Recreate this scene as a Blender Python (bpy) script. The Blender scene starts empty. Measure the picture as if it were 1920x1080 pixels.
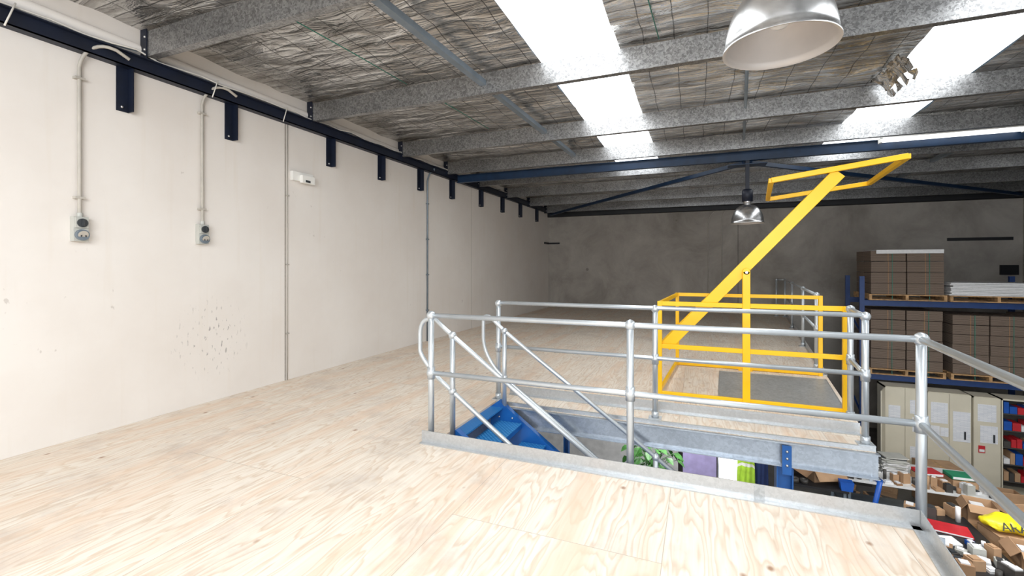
import bpy, bmesh, math, random
from mathutils import Vector, Matrix, noise
random.seed(4)
scene=bpy.context.scene
scene.view_settings.view_transform='Standard'
scene.view_settings.look='None'

# ---------------------------------------------------------------- materials
MATS={}
def newmat(name):
    m=bpy.data.materials.new(name); m.use_nodes=True
    nt=m.node_tree; nt.nodes.clear()
    o=nt.nodes.new('ShaderNodeOutputMaterial'); b=nt.nodes.new('ShaderNodeBsdfPrincipled')
    nt.links.new(b.outputs[0],o.inputs[0])
    MATS[name]=m
    return m,nt,b
def N(nt,t,**kw):
    n=nt.nodes.new(t)
    for k,v in kw.items():
        if k.startswith('i_'):
            n.inputs[k[2:].replace('_',' ')].default_value=v
        else: setattr(n,k,v)
    return n
def coord(nt,scale=(1,1,1),rot=(0,0,0)):
    tc=N(nt,'ShaderNodeTexCoord'); mp=N(nt,'ShaderNodeMapping')
    mp.inputs['Scale'].default_value=scale; mp.inputs['Rotation'].default_value=rot
    nt.links.new(tc.outputs['Object'],mp.inputs[0]); return mp.outputs[0]
def ramp(nt,fac,stops):
    r=N(nt,'ShaderNodeValToRGB'); e=r.color_ramp.elements
    while len(e)<len(stops): e.new(0.5)
    for el,(p,c) in zip(e,stops):
        el.position=p; el.color=(c[0],c[1],c[2],1) if not isinstance(c,(int,float)) else (c,c,c,1)
    nt.links.new(fac,r.inputs[0]); return r.outputs[0]
def mixc(nt,fac,a,b,mode='MIX'):
    m=N(nt,'ShaderNodeMix',data_type='RGBA',blend_type=mode)
    for s,v in ((m.inputs[0],fac),(m.inputs[6],a),(m.inputs[7],b)):
        if hasattr(v,'is_output'): nt.links.new(v,s)
        elif isinstance(v,(int,float)): s.default_value=v
        else: s.default_value=(v[0],v[1],v[2],1)
    return m.outputs[2]
def bump(nt,b,h,strength=0.2,dist=0.01):
    n=N(nt,'ShaderNodeBump'); n.inputs['Strength'].default_value=strength; n.inputs['Distance'].default_value=dist
    nt.links.new(h,n.inputs['Height']); nt.links.new(n.outputs[0],b.inputs['Normal'])
def simple(name,col,rough=0.5,metal=0.0,var=0.12,scale=8,bmp=0.0,emit=0):
    m,nt,b=newmat(name)
    n=N(nt,'ShaderNodeTexNoise'); n.inputs['Scale'].default_value=scale; n.inputs['Detail'].default_value=5
    nt.links.new(coord(nt),n.inputs['Vector'])
    lo=[c*(1-var) for c in col]; hi=[min(1,c*(1+var)) for c in col]
    c=ramp(nt,n.outputs[0],[(0.3,lo),(0.7,hi)])
    nt.links.new(c,b.inputs['Base Color'])
    b.inputs['Roughness'].default_value=rough; b.inputs['Metallic'].default_value=metal
    if bmp: bump(nt,b,n.outputs[0],bmp)
    if emit:
        b.inputs['Emission Color'].default_value=(col[0],col[1],col[2],1); b.inputs['Emission Strength'].default_value=emit
    return m

# galvanised steel with spangle
def galv(name,base=0.55,scale=30,metal=0.75,rough=0.38,contrast=0.35,tint=(1,1,1),blotch=0.9):
    m,nt,b=newmat(name); c=coord(nt)
    nz=N(nt,'ShaderNodeTexNoise'); nz.inputs['Scale'].default_value=scale*0.6; nz.inputs['Detail'].default_value=3
    nt.links.new(c,nz.inputs['Vector'])
    v=N(nt,'ShaderNodeTexVoronoi'); v.inputs['Scale'].default_value=scale
    mv=N(nt,'ShaderNodeVectorMath',operation='MULTIPLY_ADD'); mv.inputs[1].default_value=(0.06,)*3
    nt.links.new(nz.outputs['Color'],mv.inputs[0]); nt.links.new(c,mv.inputs[2]); nt.links.new(mv.outputs[0],v.inputs['Vector'])
    bw=N(nt,'ShaderNodeSeparateColor'); nt.links.new(v.outputs['Color'],bw.inputs[0])
    lo=base*(1-contrast); hi=min(1,base*(1+contrast))
    col=ramp(nt,bw.outputs[0],[(0.1,[lo*t for t in tint]),(0.9,[hi*t for t in tint])])
    n2=N(nt,'ShaderNodeTexNoise'); n2.inputs['Scale'].default_value=1.7; n2.inputs['Detail'].default_value=6
    nt.links.new(c,n2.inputs['Vector'])
    f2=ramp(nt,n2.outputs[0],[(0.3,blotch),(0.7,1.0)])
    col=mixc(nt,1.0,col,f2,'MULTIPLY')
    nt.links.new(col,b.inputs['Base Color'])
    rr=ramp(nt,bw.outputs[1],[(0,rough-0.05),(1,rough+0.06)]); nt.links.new(rr,b.inputs['Roughness'])
    b.inputs['Metallic'].default_value=metal
    return m
galv('galv_purlin',0.35,62,0.8,0.34,0.34,(1,1,1),0.72)
simple('galv_rail',(0.58,0.62,0.65),0.33,0.6,0.05,9)
galv('galv_plate',0.56,60,0.6,0.33,0.06,(0.97,1,1.02),0.92)
galv('galv_loadplate',0.46,45,0.5,0.45,0.12,(0.96,1,1.02),0.85)
galv('galv_beam',0.48,50,0.75,0.33,0.08,(0.90,0.98,1.08),0.9)
simple('alu',(0.50,0.50,0.50),0.26,0.92,0.15,14)
simple('alu_inner',(0.62,0.58,0.55),0.5,0.3,0.06,6)
simple('bulb_glass',(0.8,0.78,0.74),0.15,0,0.02)
simple('navy',(0.003,0.007,0.021),0.5,0,0.25,6)
simple('blue_beam',(0.006,0.027,0.070),0.45,0,0.2,6)
simple('black_steel',(0.010,0.011,0.014),0.5,0,0.2)
simple('yellow',(1.0,0.56,0.002),0.35,0,0.03,5)
simple('tube_grey',(0.18,0.22,0.26),0.45,0.2,0.12)
simple('conduit',(0.46,0.43,0.38),0.5,0,0.1)
simple('joint_line',(0.22,0.19,0.16),0.8,0,0.3,20)
simple('plastic_grey',(0.50,0.50,0.46),0.45,0,0.06)
simple('plastic_dark',(0.04,0.045,0.05),0.4)
simple('plastic_white',(0.85,0.84,0.80),0.4,0,0.03)
simple('bolt',(0.6,0.6,0.6),0.3,0.9)
simple('cable',(0.75,0.72,0.66),0.6)
simple('green_strap',(0.03,0.22,0.16),0.6)
simple('cabinet_beige',(0.68,0.63,0.50),0.5,0,0.05,3)
simple('cabinet_dark',(0.06,0.055,0.05),0.7)
simple('pallet_wood',(0.48,0.29,0.14),0.8,0,0.35,15)
simple('carton',(0.45,0.28,0.16),0.85,0,0.12,6)
simple('carton_in',(0.34,0.20,0.11),0.9,0,0.12,6)
simple('rack_blue',(0.012,0.045,0.17),0.45)
simple('column_blue',(0.01,0.10,0.34),0.4)
simple('white_sheet',(0.80,0.80,0.80),0.6,0,0.06,20)
simple('red',(0.55,0.02,0.03),0.5)
simple('green',(0.01,0.25,0.12),0.5)
simple('bin_blue',(0.01,0.09,0.42),0.4)
simple('bag_yellow',(0.88,0.76,0.02),0.4,0,0.12,20,0.6)
simple('hivis',(0.42,0.68,0.05),0.7,0,0.2,8,0.3)
simple('navy_cloth',(0.01,0.025,0.10),0.8)
simple('lilac',(0.36,0.31,0.54),0.7)
simple('screen_white',(0.9,0.95,1.0),0.4,0,0.02,3,0,1.0)
simple('leaf',(0.05,0.18,0.035),0.45,0,0.5,12)
simple('pot',(0.5,0.5,0.5),0.6)
simple('desk_white',(0.75,0.75,0.74),0.45)
simple('desk_black',(0.02,0.02,0.022),0.4)
simple('ground_conc',(0.13,0.125,0.12),0.6,0,0.2,3)
simple('text_black',(0.02,0.02,0.02),0.6)
simple('tape_dark',(0.06,0.055,0.05),0.5)
simple('dark_cladding',(0.012,0.013,0.015),0.7)
simple('tube_lit',(0.95,0.98,1.0),0.4,0,0.01,3,0,2.2)

# blue checker plate
m,nt,b=newmat('stair_blue'); c=coord(nt)
n=N(nt,'ShaderNodeTexNoise'); n.inputs['Scale'].default_value=6; nt.links.new(c,n.inputs['Vector'])
nt.links.new(ramp(nt,n.outputs[0],[(0.3,(0.006,0.085,0.32)),(0.7,(0.012,0.12,0.40))]),b.inputs['Base Color'])
b.inputs['Roughness'].default_value=0.35
m,nt,b=newmat('stair_tread'); 
c=coord(nt,(32,32,32),(0,0,math.radians(45)))
ck=N(nt,'ShaderNodeTexVoronoi'); ck.inputs['Scale'].default_value=1.0; ck.inputs['Randomness'].default_value=0.0; nt.links.new(c,ck.inputs['Vector'])
nt.links.new(ramp(nt,ck.outputs['Distance'],[(0.2,(0.10,0.38,0.68)),(0.4,(0.015,0.16,0.44))]),b.inputs['Base Color'])
b.inputs['Roughness'].default_value=0.35
hh=ramp(nt,ck.outputs['Distance'],[(0.2,1.0),(0.4,0.0)]); bump(nt,b,hh,0.5,0.004)

# corrugated bundle cardboard (layers)
m,nt,b=newmat('bundle'); c=coord(nt)
w=N(nt,'ShaderNodeTexWave',wave_type='BANDS',bands_direction='Z'); w.inputs['Scale'].default_value=14; w.inputs['Distortion'].default_value=2.0; w.inputs['Detail'].default_value=3
nt.links.new(c,w.inputs['Vector'])
nt.links.new(ramp(nt,w.outputs[0],[(0.2,(0.10,0.072,0.056)),(0.8,(0.25,0.19,0.145))]),b.inputs['Base Color']); b.inputs['Roughness'].default_value=0.9

# paper with lines
m,nt,b=newmat('paper'); c=coord(nt)
w=N(nt,'ShaderNodeTexBrick'); w.inputs['Scale'].default_value=1; w.inputs['Brick Width'].default_value=0.12; w.inputs['Row Height'].default_value=0.022; w.inputs['Mortar Size'].default_value=0.002
w.inputs['Color1'].default_value=(0.85,0.86,0.88,1); w.inputs['Color2'].default_value=(0.74,0.76,0.80,1); w.inputs['Mortar'].default_value=(0.6,0.62,0.67,1)
sx=N(nt,'ShaderNodeSeparateXYZ'); cx=N(nt,'ShaderNodeCombineXYZ'); nt.links.new(c,sx.inputs[0]); nt.links.new(sx.outputs[0],cx.inputs[0]); nt.links.new(sx.outputs[2],cx.inputs[1])
nt.links.new(cx.outputs[0],w.inputs['Vector']); nt.links.new(w.outputs[0],b.inputs['Base Color']); b.inputs['Roughness'].default_value=0.7

# plywood
m,nt,b=newmat('plywood')
tc=N(nt,'ShaderNodeTexCoord'); sx=N(nt,'ShaderNodeSeparateXYZ'); nt.links.new(tc.outputs['Object'],sx.inputs[0])
sw=N(nt,'ShaderNodeCombineXYZ'); nt.links.new(sx.outputs[1],sw.inputs[0]); nt.links.new(sx.outputs[0],sw.inputs[1])
br=N(nt,'ShaderNodeTexBrick'); br.offset=0.5
br.inputs['Scale'].default_value=1; br.inputs['Brick Width'].default_value=2.4; br.inputs['Row Height'].default_value=1.2; br.inputs['Mortar Size'].default_value=0.0022
br.inputs['Mortar Smooth'].default_value=0.3
br.inputs['Color1'].default_value=(0,0,0,1); br.inputs['Color2'].default_value=(1,1,1,1); br.inputs['Mortar'].default_value=(0.5,0.5,0.5,1)
nt.links.new(sw.outputs[0],br.inputs['Vector'])
off=N(nt,'ShaderNodeVectorMath',operation='SCALE'); off.inputs[3].default_value=37.0; nt.links.new(br.outputs[0],off.inputs[0])
mp=N(nt,'ShaderNodeMapping'); mp.inputs['Scale'].default_value=(1,0.15,1); nt.links.new(tc.outputs['Object'],mp.inputs[0])
ad=N(nt,'ShaderNodeVectorMath',operation='ADD'); nt.links.new(mp.outputs[0],ad.inputs[0]); nt.links.new(off.outputs[0],ad.inputs[1])
n1=N(nt,'ShaderNodeTexNoise'); n1.inputs['Scale'].default_value=3.2; n1.inputs['Detail'].default_value=3.6; n1.inputs['Roughness'].default_value=0.5; nt.links.new(ad.outputs[0],n1.inputs['Vector'])
ml=N(nt,'ShaderNodeMath',operation='MULTIPLY'); ml.inputs[1].default_value=22.0; nt.links.new(n1.outputs[0],ml.inputs[0])
pp=N(nt,'ShaderNodeMath',operation='FRACT'); nt.links.new(ml.outputs[0],pp.inputs[0])
g=ramp(nt,pp.outputs[0],[(0.0,(0.86,0.785,0.69)),(0.5,(0.84,0.755,0.65)),(0.86,(0.73,0.60,0.475)),(1.0,(0.85,0.77,0.67))])
mp2=N(nt,'ShaderNodeMapping'); mp2.inputs['Scale'].default_value=(45,2.0,1); nt.links.new(tc.outputs['Object'],mp2.inputs[0])
n2=N(nt,'ShaderNodeTexNoise'); n2.inputs['Scale'].default_value=1; n2.inputs['Detail'].default_value=4; nt.links.new(mp2.outputs[0],n2.inputs['Vector'])
g=mixc(nt,0.5,g,ramp(nt,n2.outputs[0],[(0.3,(0.80,0.74,0.68)),(0.6,(1,1,1))]),'MULTIPLY')
mp3=N(nt,'ShaderNodeMapping'); mp3.inputs['Scale'].default_value=(2.6,1.0,1); nt.links.new(ad.outputs[0],mp3.inputs[0])
n3=N(nt,'ShaderNodeTexNoise'); n3.inputs['Scale'].default_value=2.0; n3.inputs['Detail'].default_value=6; n3.inputs['Roughness'].default_value=0.62; nt.links.new(mp3.outputs[0],n3.inputs['Vector'])
g=mixc(nt,ramp(nt,n3.outputs[0],[(0.48,0.0),(0.64,0.65)]),g,(0.78,0.58,0.43))
n4=N(nt,'ShaderNodeTexNoise'); n4.inputs['Scale'].default_value=1.3; n4.inputs['Detail'].default_value=8; n4.inputs['Roughness'].default_value=0.72; nt.links.new(tc.outputs['Object'],n4.inputs['Vector'])
g=mixc(nt,ramp(nt,n4.outputs[0],[(0.50,0.0),(0.67,0.5)]),g,(0.53,0.46,0.41))
vk=N(nt,'ShaderNodeTexVoronoi'); vk.inputs['Scale'].default_value=4.0
mk=N(nt,'ShaderNodeMapping'); mk.inputs['Scale'].default_value=(1,0.75,0.01); nt.links.new(tc.outputs['Object'],mk.inputs[0]); nt.links.new(mk.outputs[0],vk.inputs['Vector'])
g=mixc(nt,ramp(nt,vk.outputs['Distance'],[(0.03,0.9),(0.09,0.0)]),g,(0.36,0.20,0.12))
g=mixc(nt,ramp(nt,br.outputs['Fac'],[(0.3,0.0),(0.9,0.6)]),g,(0.33,0.25,0.18))
tint=mixc(nt,br.outputs[0],(1,1,1),(0.94,0.93,0.92)); g=mixc(nt,1.0,g,tint,'MULTIPLY')
nt.links.new(g,b.inputs['Base Color']); b.inputs['Roughness'].default_value=0.55
b.inputs['Specular IOR Level'].default_value=0.3

# painted precast wall
m,nt,b=newmat('wall_cream'); c=coord(nt)
n=N(nt,'ShaderNodeTexNoise'); n.inputs['Scale'].default_value=0.9; n.inputs['Detail'].default_value=7; n.inputs['Roughness'].default_value=0.6; nt.links.new(c,n.inputs['Vector'])
col=ramp(nt,n.outputs[0],[(0.35,(0.76,0.71,0.66)),(0.65,(0.81,0.77,0.725))])
cs=coord(nt,(1,6,0.35)); ns=N(nt,'ShaderNodeTexNoise'); ns.inputs['Scale'].default_value=1.6; ns.inputs['Detail'].default_value=4; nt.links.new(cs,ns.inputs['Vector'])
col=mixc(nt,ramp(nt,ns.outputs[0],[(0.58,0.0),(0.8,0.3)]),col,(0.70,0.62,0.52))
n5=N(nt,'ShaderNodeTexNoise'); n5.inputs['Scale'].default_value=16; n5.inputs['Detail'].default_value=6; nt.links.new(coord(nt,(1,1,0.6)),n5.inputs['Vector'])
n6=N(nt,'ShaderNodeTexNoise'); n6.inputs['Scale'].default_value=0.7; nt.links.new(c,n6.inputs['Vector'])
mm=N(nt,'ShaderNodeMath',operation='MULTIPLY'); nt.links.new(ramp(nt,n5.outputs[0],[(0.68,0.0),(0.72,1.0)]),mm.inputs[0]); nt.links.new(ramp(nt,n6.outputs[0],[(0.58,0.0),(0.64,0.5)]),mm.inputs[1])
col=mixc(nt,mm.outputs[0],col,(0.45,0.40,0.36))
gd=N(nt,'ShaderNodeVectorMath',operation='DISTANCE'); gd.inputs[1].default_value=(0,3.41,0.70)
nt.links.new(c,gd.inputs[0])
n7=N(nt,'ShaderNodeTexNoise'); n7.inputs['Scale'].default_value=24; n7.inputs['Detail'].default_value=3; nt.links.new(coord(nt,(1,1.6,0.5)),n7.inputs['Vector'])
mq=N(nt,'ShaderNodeMath',operation='MULTIPLY'); nt.links.new(ramp(nt,gd.outputs['Value'],[(0.20,0.75),(0.48,0.0)]),mq.inputs[0]); nt.links.new(ramp(nt,n7.outputs[0],[(0.625,0.0),(0.66,1.0)]),mq.inputs[1])
col=mixc(nt,mq.outputs[0],col,(0.27,0.25,0.24))
nt.links.new(col,b.inputs['Base Color']); b.inputs['Roughness'].default_value=0.65
bump(nt,b,n5.outputs[0],0.04,0.01)

# raw concrete
m,nt,b=newmat('concrete'); c=coord(nt)
n=N(nt,'ShaderNodeTexNoise'); n.inputs['Scale'].default_value=0.8; n.inputs['Detail'].default_value=9; n.inputs['Roughness'].default_value=0.68; n.inputs['Distortion'].default_value=0.5; nt.links.new(c,n.inputs['Vector'])
col=ramp(nt,n.outputs[0],[(0.3,(0.25,0.228,0.20)),(0.5,(0.365,0.335,0.30)),(0.7,(0.47,0.44,0.395))])
v=N(nt,'ShaderNodeTexVoronoi'); v.inputs['Scale'].default_value=0.9; nt.links.new(c,v.inputs['Vector'])
col=mixc(nt,ramp(nt,v.outputs['Distance'],[(0.04,0.5),(0.055,0.0)]),col,(0.10,0.09,0.085))
nt.links.new(col,b.inputs['Base Color']); b.inputs['Roughness'].default_value=0.8
bump(nt,b,n.outputs[0],0.1,0.02)

# foil insulation
m,nt,b=newmat('foil'); c=coord(nt)
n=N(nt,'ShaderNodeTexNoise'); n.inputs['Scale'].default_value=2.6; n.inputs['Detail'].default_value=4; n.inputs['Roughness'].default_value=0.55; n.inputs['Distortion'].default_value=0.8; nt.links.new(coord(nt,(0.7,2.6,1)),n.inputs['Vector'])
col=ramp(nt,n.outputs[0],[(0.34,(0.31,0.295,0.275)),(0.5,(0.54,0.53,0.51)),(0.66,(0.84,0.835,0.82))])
br=N(nt,'ShaderNodeTexBrick'); br.offset=0.0; br.inputs['Scale'].default_value=1; br.inputs['Brick Width'].default_value=0.30; br.inputs['Row Height'].default_value=0.14; br.inputs['Mortar Size'].default_value=0.005
br.inputs['Mortar Smooth'].default_value=0.2
nd=N(nt,'ShaderNodeTexNoise'); nd.inputs['Scale'].default_value=1.2; nt.links.new(c,nd.inputs['Vector'])
mv=N(nt,'ShaderNodeVectorMath',operation='MULTIPLY_ADD'); mv.inputs[1].default_value=(0.09,)*3; nt.links.new(nd.outputs['Color'],mv.inputs[0]); nt.links.new(c,mv.inputs[2]); nt.links.new(mv.outputs[0],br.inputs['Vector'])
col=mixc(nt,ramp(nt,br.outputs['Fac'],[(0.2,0.0),(0.8,0.8)]),col,(0.05,0.048,0.045))
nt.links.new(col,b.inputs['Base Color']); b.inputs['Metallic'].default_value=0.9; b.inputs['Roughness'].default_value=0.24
sb=N(nt,'ShaderNodeMath',operation='SUBTRACT'); nt.links.new(n.outputs[0],sb.inputs[0])
m2=N(nt,'ShaderNodeMath',operation='MULTIPLY'); m2.inputs[1].default_value=0.15; nt.links.new(br.outputs['Fac'],m2.inputs[0]); nt.links.new(m2.outputs[0],sb.inputs[1])
bump(nt,b,sb.outputs[0],0.85,0.11)

m,nt,b=newmat('skylight_sheet')
b.inputs['Base Color'].default_value=(0.9,0.93,0.95,1); b.inputs['Emission Color'].default_value=(0.93,0.97,1,1); b.inputs['Emission Strength'].default_value=5.0

# ---------------------------------------------------------------- mesh builder
class B:
    def __init__(s): s.bm=bmesh.new(); s.mats=[]
    def mi(s,m):
        if m not in s.mats: s.mats.append(m)
        return s.mats.index(m)
    def face(s,pts,m,smooth=False):
        vs=[s.bm.verts.new(p) for p in pts]
        f=s.bm.faces.new(vs); f.material_index=s.mi(m); f.smooth=smooth; return f
    def box(s,a,b,m,M=None):
        x0,y0,z0=a; x1,y1,z1=b
        P=[Vector(p) for p in ((x0,y0,z0),(x1,y0,z0),(x1,y1,z0),(x0,y1,z0),(x0,y0,z1),(x1,y0,z1),(x1,y1,z1),(x0,y1,z1))]
        if M: P=[M@p for p in P]
        v=[s.bm.verts.new(p) for p in P]
        for q in ((0,3,2,1),(4,5,6,7),(0,1,5,4),(1,2,6,5),(2,3,7,6),(3,0,4,7)):
            f=s.bm.faces.new([v[i] for i in q]); f.material_index=s.mi(m)
    def bar(s,p0,p1,w,h,m,up=(0,0,1)):
        p0=Vector(p0);p1=Vector(p1); d=(p1-p0); L=d.length; d.normalize(); u=Vector(up)
        if abs(d.dot(u))>0.99: u=Vector((0,1,0))
        sd=d.cross(u).normalized(); u=sd.cross(d).normalized()
        M=Matrix.Translation(p0)@Matrix((sd,d,u)).transposed().to_4x4()
        s.box((-w/2,0,-h/2),(w/2,L,h/2),m,M)
    def tube(s,pts,r,m,n=14,caps=True):
        pts=[Vector(p) for p in pts]; rings=[]
        t=(pts[1]-pts[0]).normalized(); u=Vector((0,0,1)) if abs(t.z)<0.9 else Vector((1,0,0))
        a=t.cross(u).normalized()
        for i,p in enumerate(pts):
            if i==0: tt=(pts[1]-pts[0])
            elif i==len(pts)-1: tt=pts[-1]-pts[-2]
            else: tt=(pts[i+1]-p).normalized()+(p-pts[i-1]).normalized()
            tt.normalize(); a=(a-tt*a.dot(tt)).normalized(); bb=tt.cross(a)
            rr=r[i] if isinstance(r,(list,tuple)) else r
            rings.append([s.bm.verts.new(p+(a*math.cos(k*2*math.pi/n)+bb*math.sin(k*2*math.pi/n))*rr) for k in range(n)])
        for i in range(len(rings)-1):
            for k in range(n):
                f=s.bm.faces.new((rings[i][k],rings[i][(k+1)%n],rings[i+1][(k+1)%n],rings[i+1][k])); f.material_index=s.mi(m); f.smooth=True
        if caps:
            for rg in (rings[0][::-1],rings[-1]):
                f=s.bm.faces.new(rg); f.material_index=s.mi(m)
    def ball(s,c,r,m,sc=(1,1,1),n=16):
        M=Matrix.Translation(c)@Matrix.Diagonal((*sc,1))
        g=bmesh.ops.create_uvsphere(s.bm,u_segments=n,v_segments=n//2,radius=r,matrix=M)
        fs={f for v in g['verts'] for f in v.link_faces}
        for f in fs: f.material_index=s.mi(m); f.smooth=True
    def lathe(s,prof,c,m,n=48,mats=None):
        c=Vector(c); rings=[]
        for (r,z) in prof:
            rings.append([s.bm.verts.new(c+Vector((max(r,0.0005)*math.cos(k*2*math.pi/n),max(r,0.0005)*math.sin(k*2*math.pi/n),z))) for k in range(n)])
        for i in range(len(rings)-1):
            mm=mats[i] if mats else m
            for k in range(n):
                f=s.bm.faces.new((rings[i][k],rings[i][(k+1)%n],rings[i+1][(k+1)%n],rings[i+1][k])); f.material_index=s.mi(mm); f.smooth=True
    def extr(s,poly,axis,a,b,m):
        def P(p,t):
            return (t,p[0],p[1]) if axis=='x' else ((p[0],t,p[1]) if axis=='y' else (p[0],p[1],t))
        v0=[s.bm.verts.new(P(p,a)) for p in poly]; v1=[s.bm.verts.new(P(p,b)) for p in poly]
        n=len(poly); mi=s.mi(m)
        for vs in (v0[::-1],v1):
            f=s.bm.faces.new(vs); f.material_index=mi
        for i in range(n):
            f=s.bm.faces.new((v0[i],v0[(i+1)%n],v1[(i+1)%n],v1[i])); f.material_index=mi
    def make(s,name,bevel=0,parent=None,recalc=True):
        if recalc: bmesh.ops.recalc_face_normals(s.bm,faces=s.bm.faces)
        me=bpy.data.meshes.new(name); s.bm.to_mesh(me); s.bm.free()
        for m in s.mats: me.materials.append(MATS[m])
        o=bpy.data.objects.new(name,me); scene.collection.objects.link(o)
        if bevel:
            md=o.modifiers.new('bevel','BEVEL'); md.width=bevel; md.segments=2; md.limit_method='ANGLE'; md.angle_limit=math.radians(50)
        if parent: o.parent=parent
        return o

# ---------------------------------------------------------------- layout constants
CX,CZ=4.97,1.5
W=12.6; YB=15.6; YF=-3.0; GZ=-3.05
def xe(y): return 6.16+0.1*(y-3.33)
def roofz(y): return 3.80-0.014*y
def pur_top(y): return roofz(y)-0.01

# ---------------------------------------------------------------- shell
b=B(); b.box((-0.2,YF,GZ),(0,YB,3.9),'wall_cream'); b.make('wall_left')
b=B(); b.box((-0.2,YB,GZ),(W+0.2,YB+0.2,3.9),'concrete'); b.make('wall_back')
b=B(); b.box((W,YF,GZ),(W+0.2,YB,3.9),'concrete')
for i in range(40):
    yy=9.0+i*0.16; b.box((W-0.03,yy,GZ),(W,yy+.09,3.4),'dark_cladding')
b.box((W-0.015,9.0,GZ),(W,15.5,3.4),'dark_cladding')
b.make('wall_right')
b=B(); b.box((-0.2,YF,GZ-0.1),(W+0.2,YB+0.2,GZ),'ground_conc'); b.make('ground_floor')

# mezzanine floor
b=B()
H0,H1,HX=3.30,4.58,2.90
T=0.04
def slab(poly,m='plywood'): b.extr(poly,'z',-T,0,m)
slab([(0,YF),(xe(YF),YF),(xe(H0),H0),(0,H0)])
slab([(0,H0),(HX,H0),(HX,H1),(0,H1)])
slab([(0,H1),(xe(H1)+0.03,H1),(xe(YB),YB),(0,YB)])
b.make('floor')

# galvanised floor joists/bearers
b=B()
ZB=-0.245
b.box((HX,H1,ZB),(xe(H1)+0.05,H1+0.006,-T),'galv_beam')
b.box((HX,H1-0.05,ZB),(xe(H1)+0.05,H1,ZB+.008),'galv_beam')
b.box((HX,H1-0.05,-T-0.008),(xe(H1)+0.05,H1,-T),'galv_beam')
b.box((HX,H0-0.006,-0.28),(xe(H0)+0.1,H0,-T),'galv_beam')
b.box((HX-0.006,H0,-0.28),(HX,H1,-T),'galv_beam')
for y in [0.5,1.7,2.6,5.2,5.8,6.4,7.0,7.6,8.2,8.8,9.4,10,10.6,11.2,11.8,12.4,13,13.6,14.2,14.8]:
    b.box((0.0,y,-0.24),(xe(y)-0.02,y+0.05,-T),'galv_beam')
b.bar((xe(H1),H1,-0.16),(xe(YB-.1),YB-.1,-0.16),0.02,0.24,'galv_beam')
b.bar((xe(YF),YF,-0.16),(xe(H0),H0,-0.16),0.02,0.24,'galv_beam')
b.box((5.64,H1-0.075,-0.30),(5.71,H1-0.05,-0.055),'column_blue')
for z in (-0.10,-0.16,-0.22): b.ball((5.675,H1-0.08,z),0.012,'bolt')
b.make('mezzanine_floor_beams')
# columns
for (x,y,w_) in ((5.68,4.70,.065),(6.35,8.6,.05),(2.6,8.6,.05)):
    b=B(); b.box((x-w_,y-w_,GZ+.01),(x-w_+.012,y+w_,-0.25),'column_blue'); b.box((x+w_-.012,y-w_,GZ+.01),(x+w_,y+w_,-0.25),'column_blue'); b.box((x-w_,y-.006,GZ+.01),(x+w_,y+.006,-0.25),'column_blue'); b.box((x-.12,y-.12,GZ),(x+.12,y+.12,GZ+.012),'column_blue')
    b.make('steel_support_column')

# toe boards
b=B()
def toe(p0,p1,h=0.10,off=(0,0)):
    p0=Vector((p0[0],p0[1],0));p1=Vector((p1[0],p1[1],0)); 
    b.bar(p0+Vector((0,0,h/2)),p1+Vector((0,0,h/2)),0.006,h,'galv_plate')
    d=(p1-p0).normalized(); sd=d.cross(Vector((0,0,1)))
    b.bar(p0-sd*0.0+Vector((0,0,0.004))+sd*0.02,p1+Vector((0,0,0.004))+sd*0.02,0.05,0.007,'galv_plate')
toe((2.80,3.285),(6.14,3.285))
toe((HX+0.04,4.90),(xe(4.90)-0.02,4.90))
toe((xe(3.285)-0.01,3.285),(xe(-1)-0.01,-1),0.10)
toe((xe(7.35)-0.01,7.35),(xe(15.3)-0.01,15.3))
b.box((5.30,3.279,0.0),(5.36,3.283,0.095),'galv_loadplate')
b.make('galvanised_toe_board')
b=B(); b.box((2.90,4.575,-0.03),(xe(4.6)+.03,4.60,0.004),'galv_plate'); b.make('trim_1')

# loading plate
b=B(); b.extr([(5.18,5.60),(xe(5.60)-0.02,5.60),(xe(7.05)-0.02,7.05),(5.25,7.05)],'z',0.0,0.008,'galv_loadplate')
for p,q in (((5.18,5.6),(5.25,7.05)),((5.25,7.05),(xe(7.05)-.02,7.05)),((xe(5.6)-.02,5.6),(xe(7.05)-.02,7.05))): b.bar((p[0],p[1],.007),(q[0],q[1],.007),.012,.006,'galv_plate')
b.make('steel_loading_plate')

# ---------------------------------------------------------------- railings
RT,RM=1.07,0.58
PR,RR=0.026,0.0205
def post(b,x,y,top=RT,mid=RM,base=True,z0=0.0):
    b.tube([(x,y,z0),(x,y,top)],PR,'galv_rail'); b.ball((x,y,top),0.040,'galv_rail')
    if mid:
        b.tube([(x,y,mid-0.05),(x,y,mid+0.05)],0.033,'galv_rail'); b.ball((x,y,mid),0.040,'galv_rail')
    if base:
        b.box((x-.06,y-.05,z0),(x+.06,y+.05,z0+0.01),'galv_rail'); b.tube([(x,y,z0+.01),(x,y,z0+0.07)],0.035,'galv_rail')
b=B()
YN=3.335
C=(6.165,YN)
for x in (2.86,4.52,C[0]): post(b,x,YN,z0=-0.1,base=False)
for x in (2.86,4.52,C[0]): b.box((x-.035,YN-.045,-.09),(x+.035,YN-.03,0.02),'galv_rail')
for z in (RT,RM):
    b.tube([(2.86,YN,z),(C[0],YN,z)],RR,'galv_rail')
    b.tube([(C[0],YN,z),(xe(-0.9)+0.01,-0.9,z)],RR,'galv_rail')
post(b,xe(1.0)+.01,1.0,base=False,z0=-0.1); post(b,xe(-.9)+.01,-.9,base=False,z0=-0.1)
b.make('galvanised_guard_railing')
b=B()
YR=4.66
P2=(xe(YR)-0.03,YR-0.02)
for x in (2.90,4.58): post(b,x,YR)
post(b,*P2)
for z in (RT+0.01,RM+0.01): b.tube([(2.90,YR,z),(P2[0],P2[1],z)],RR,'galv_rail')
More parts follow.
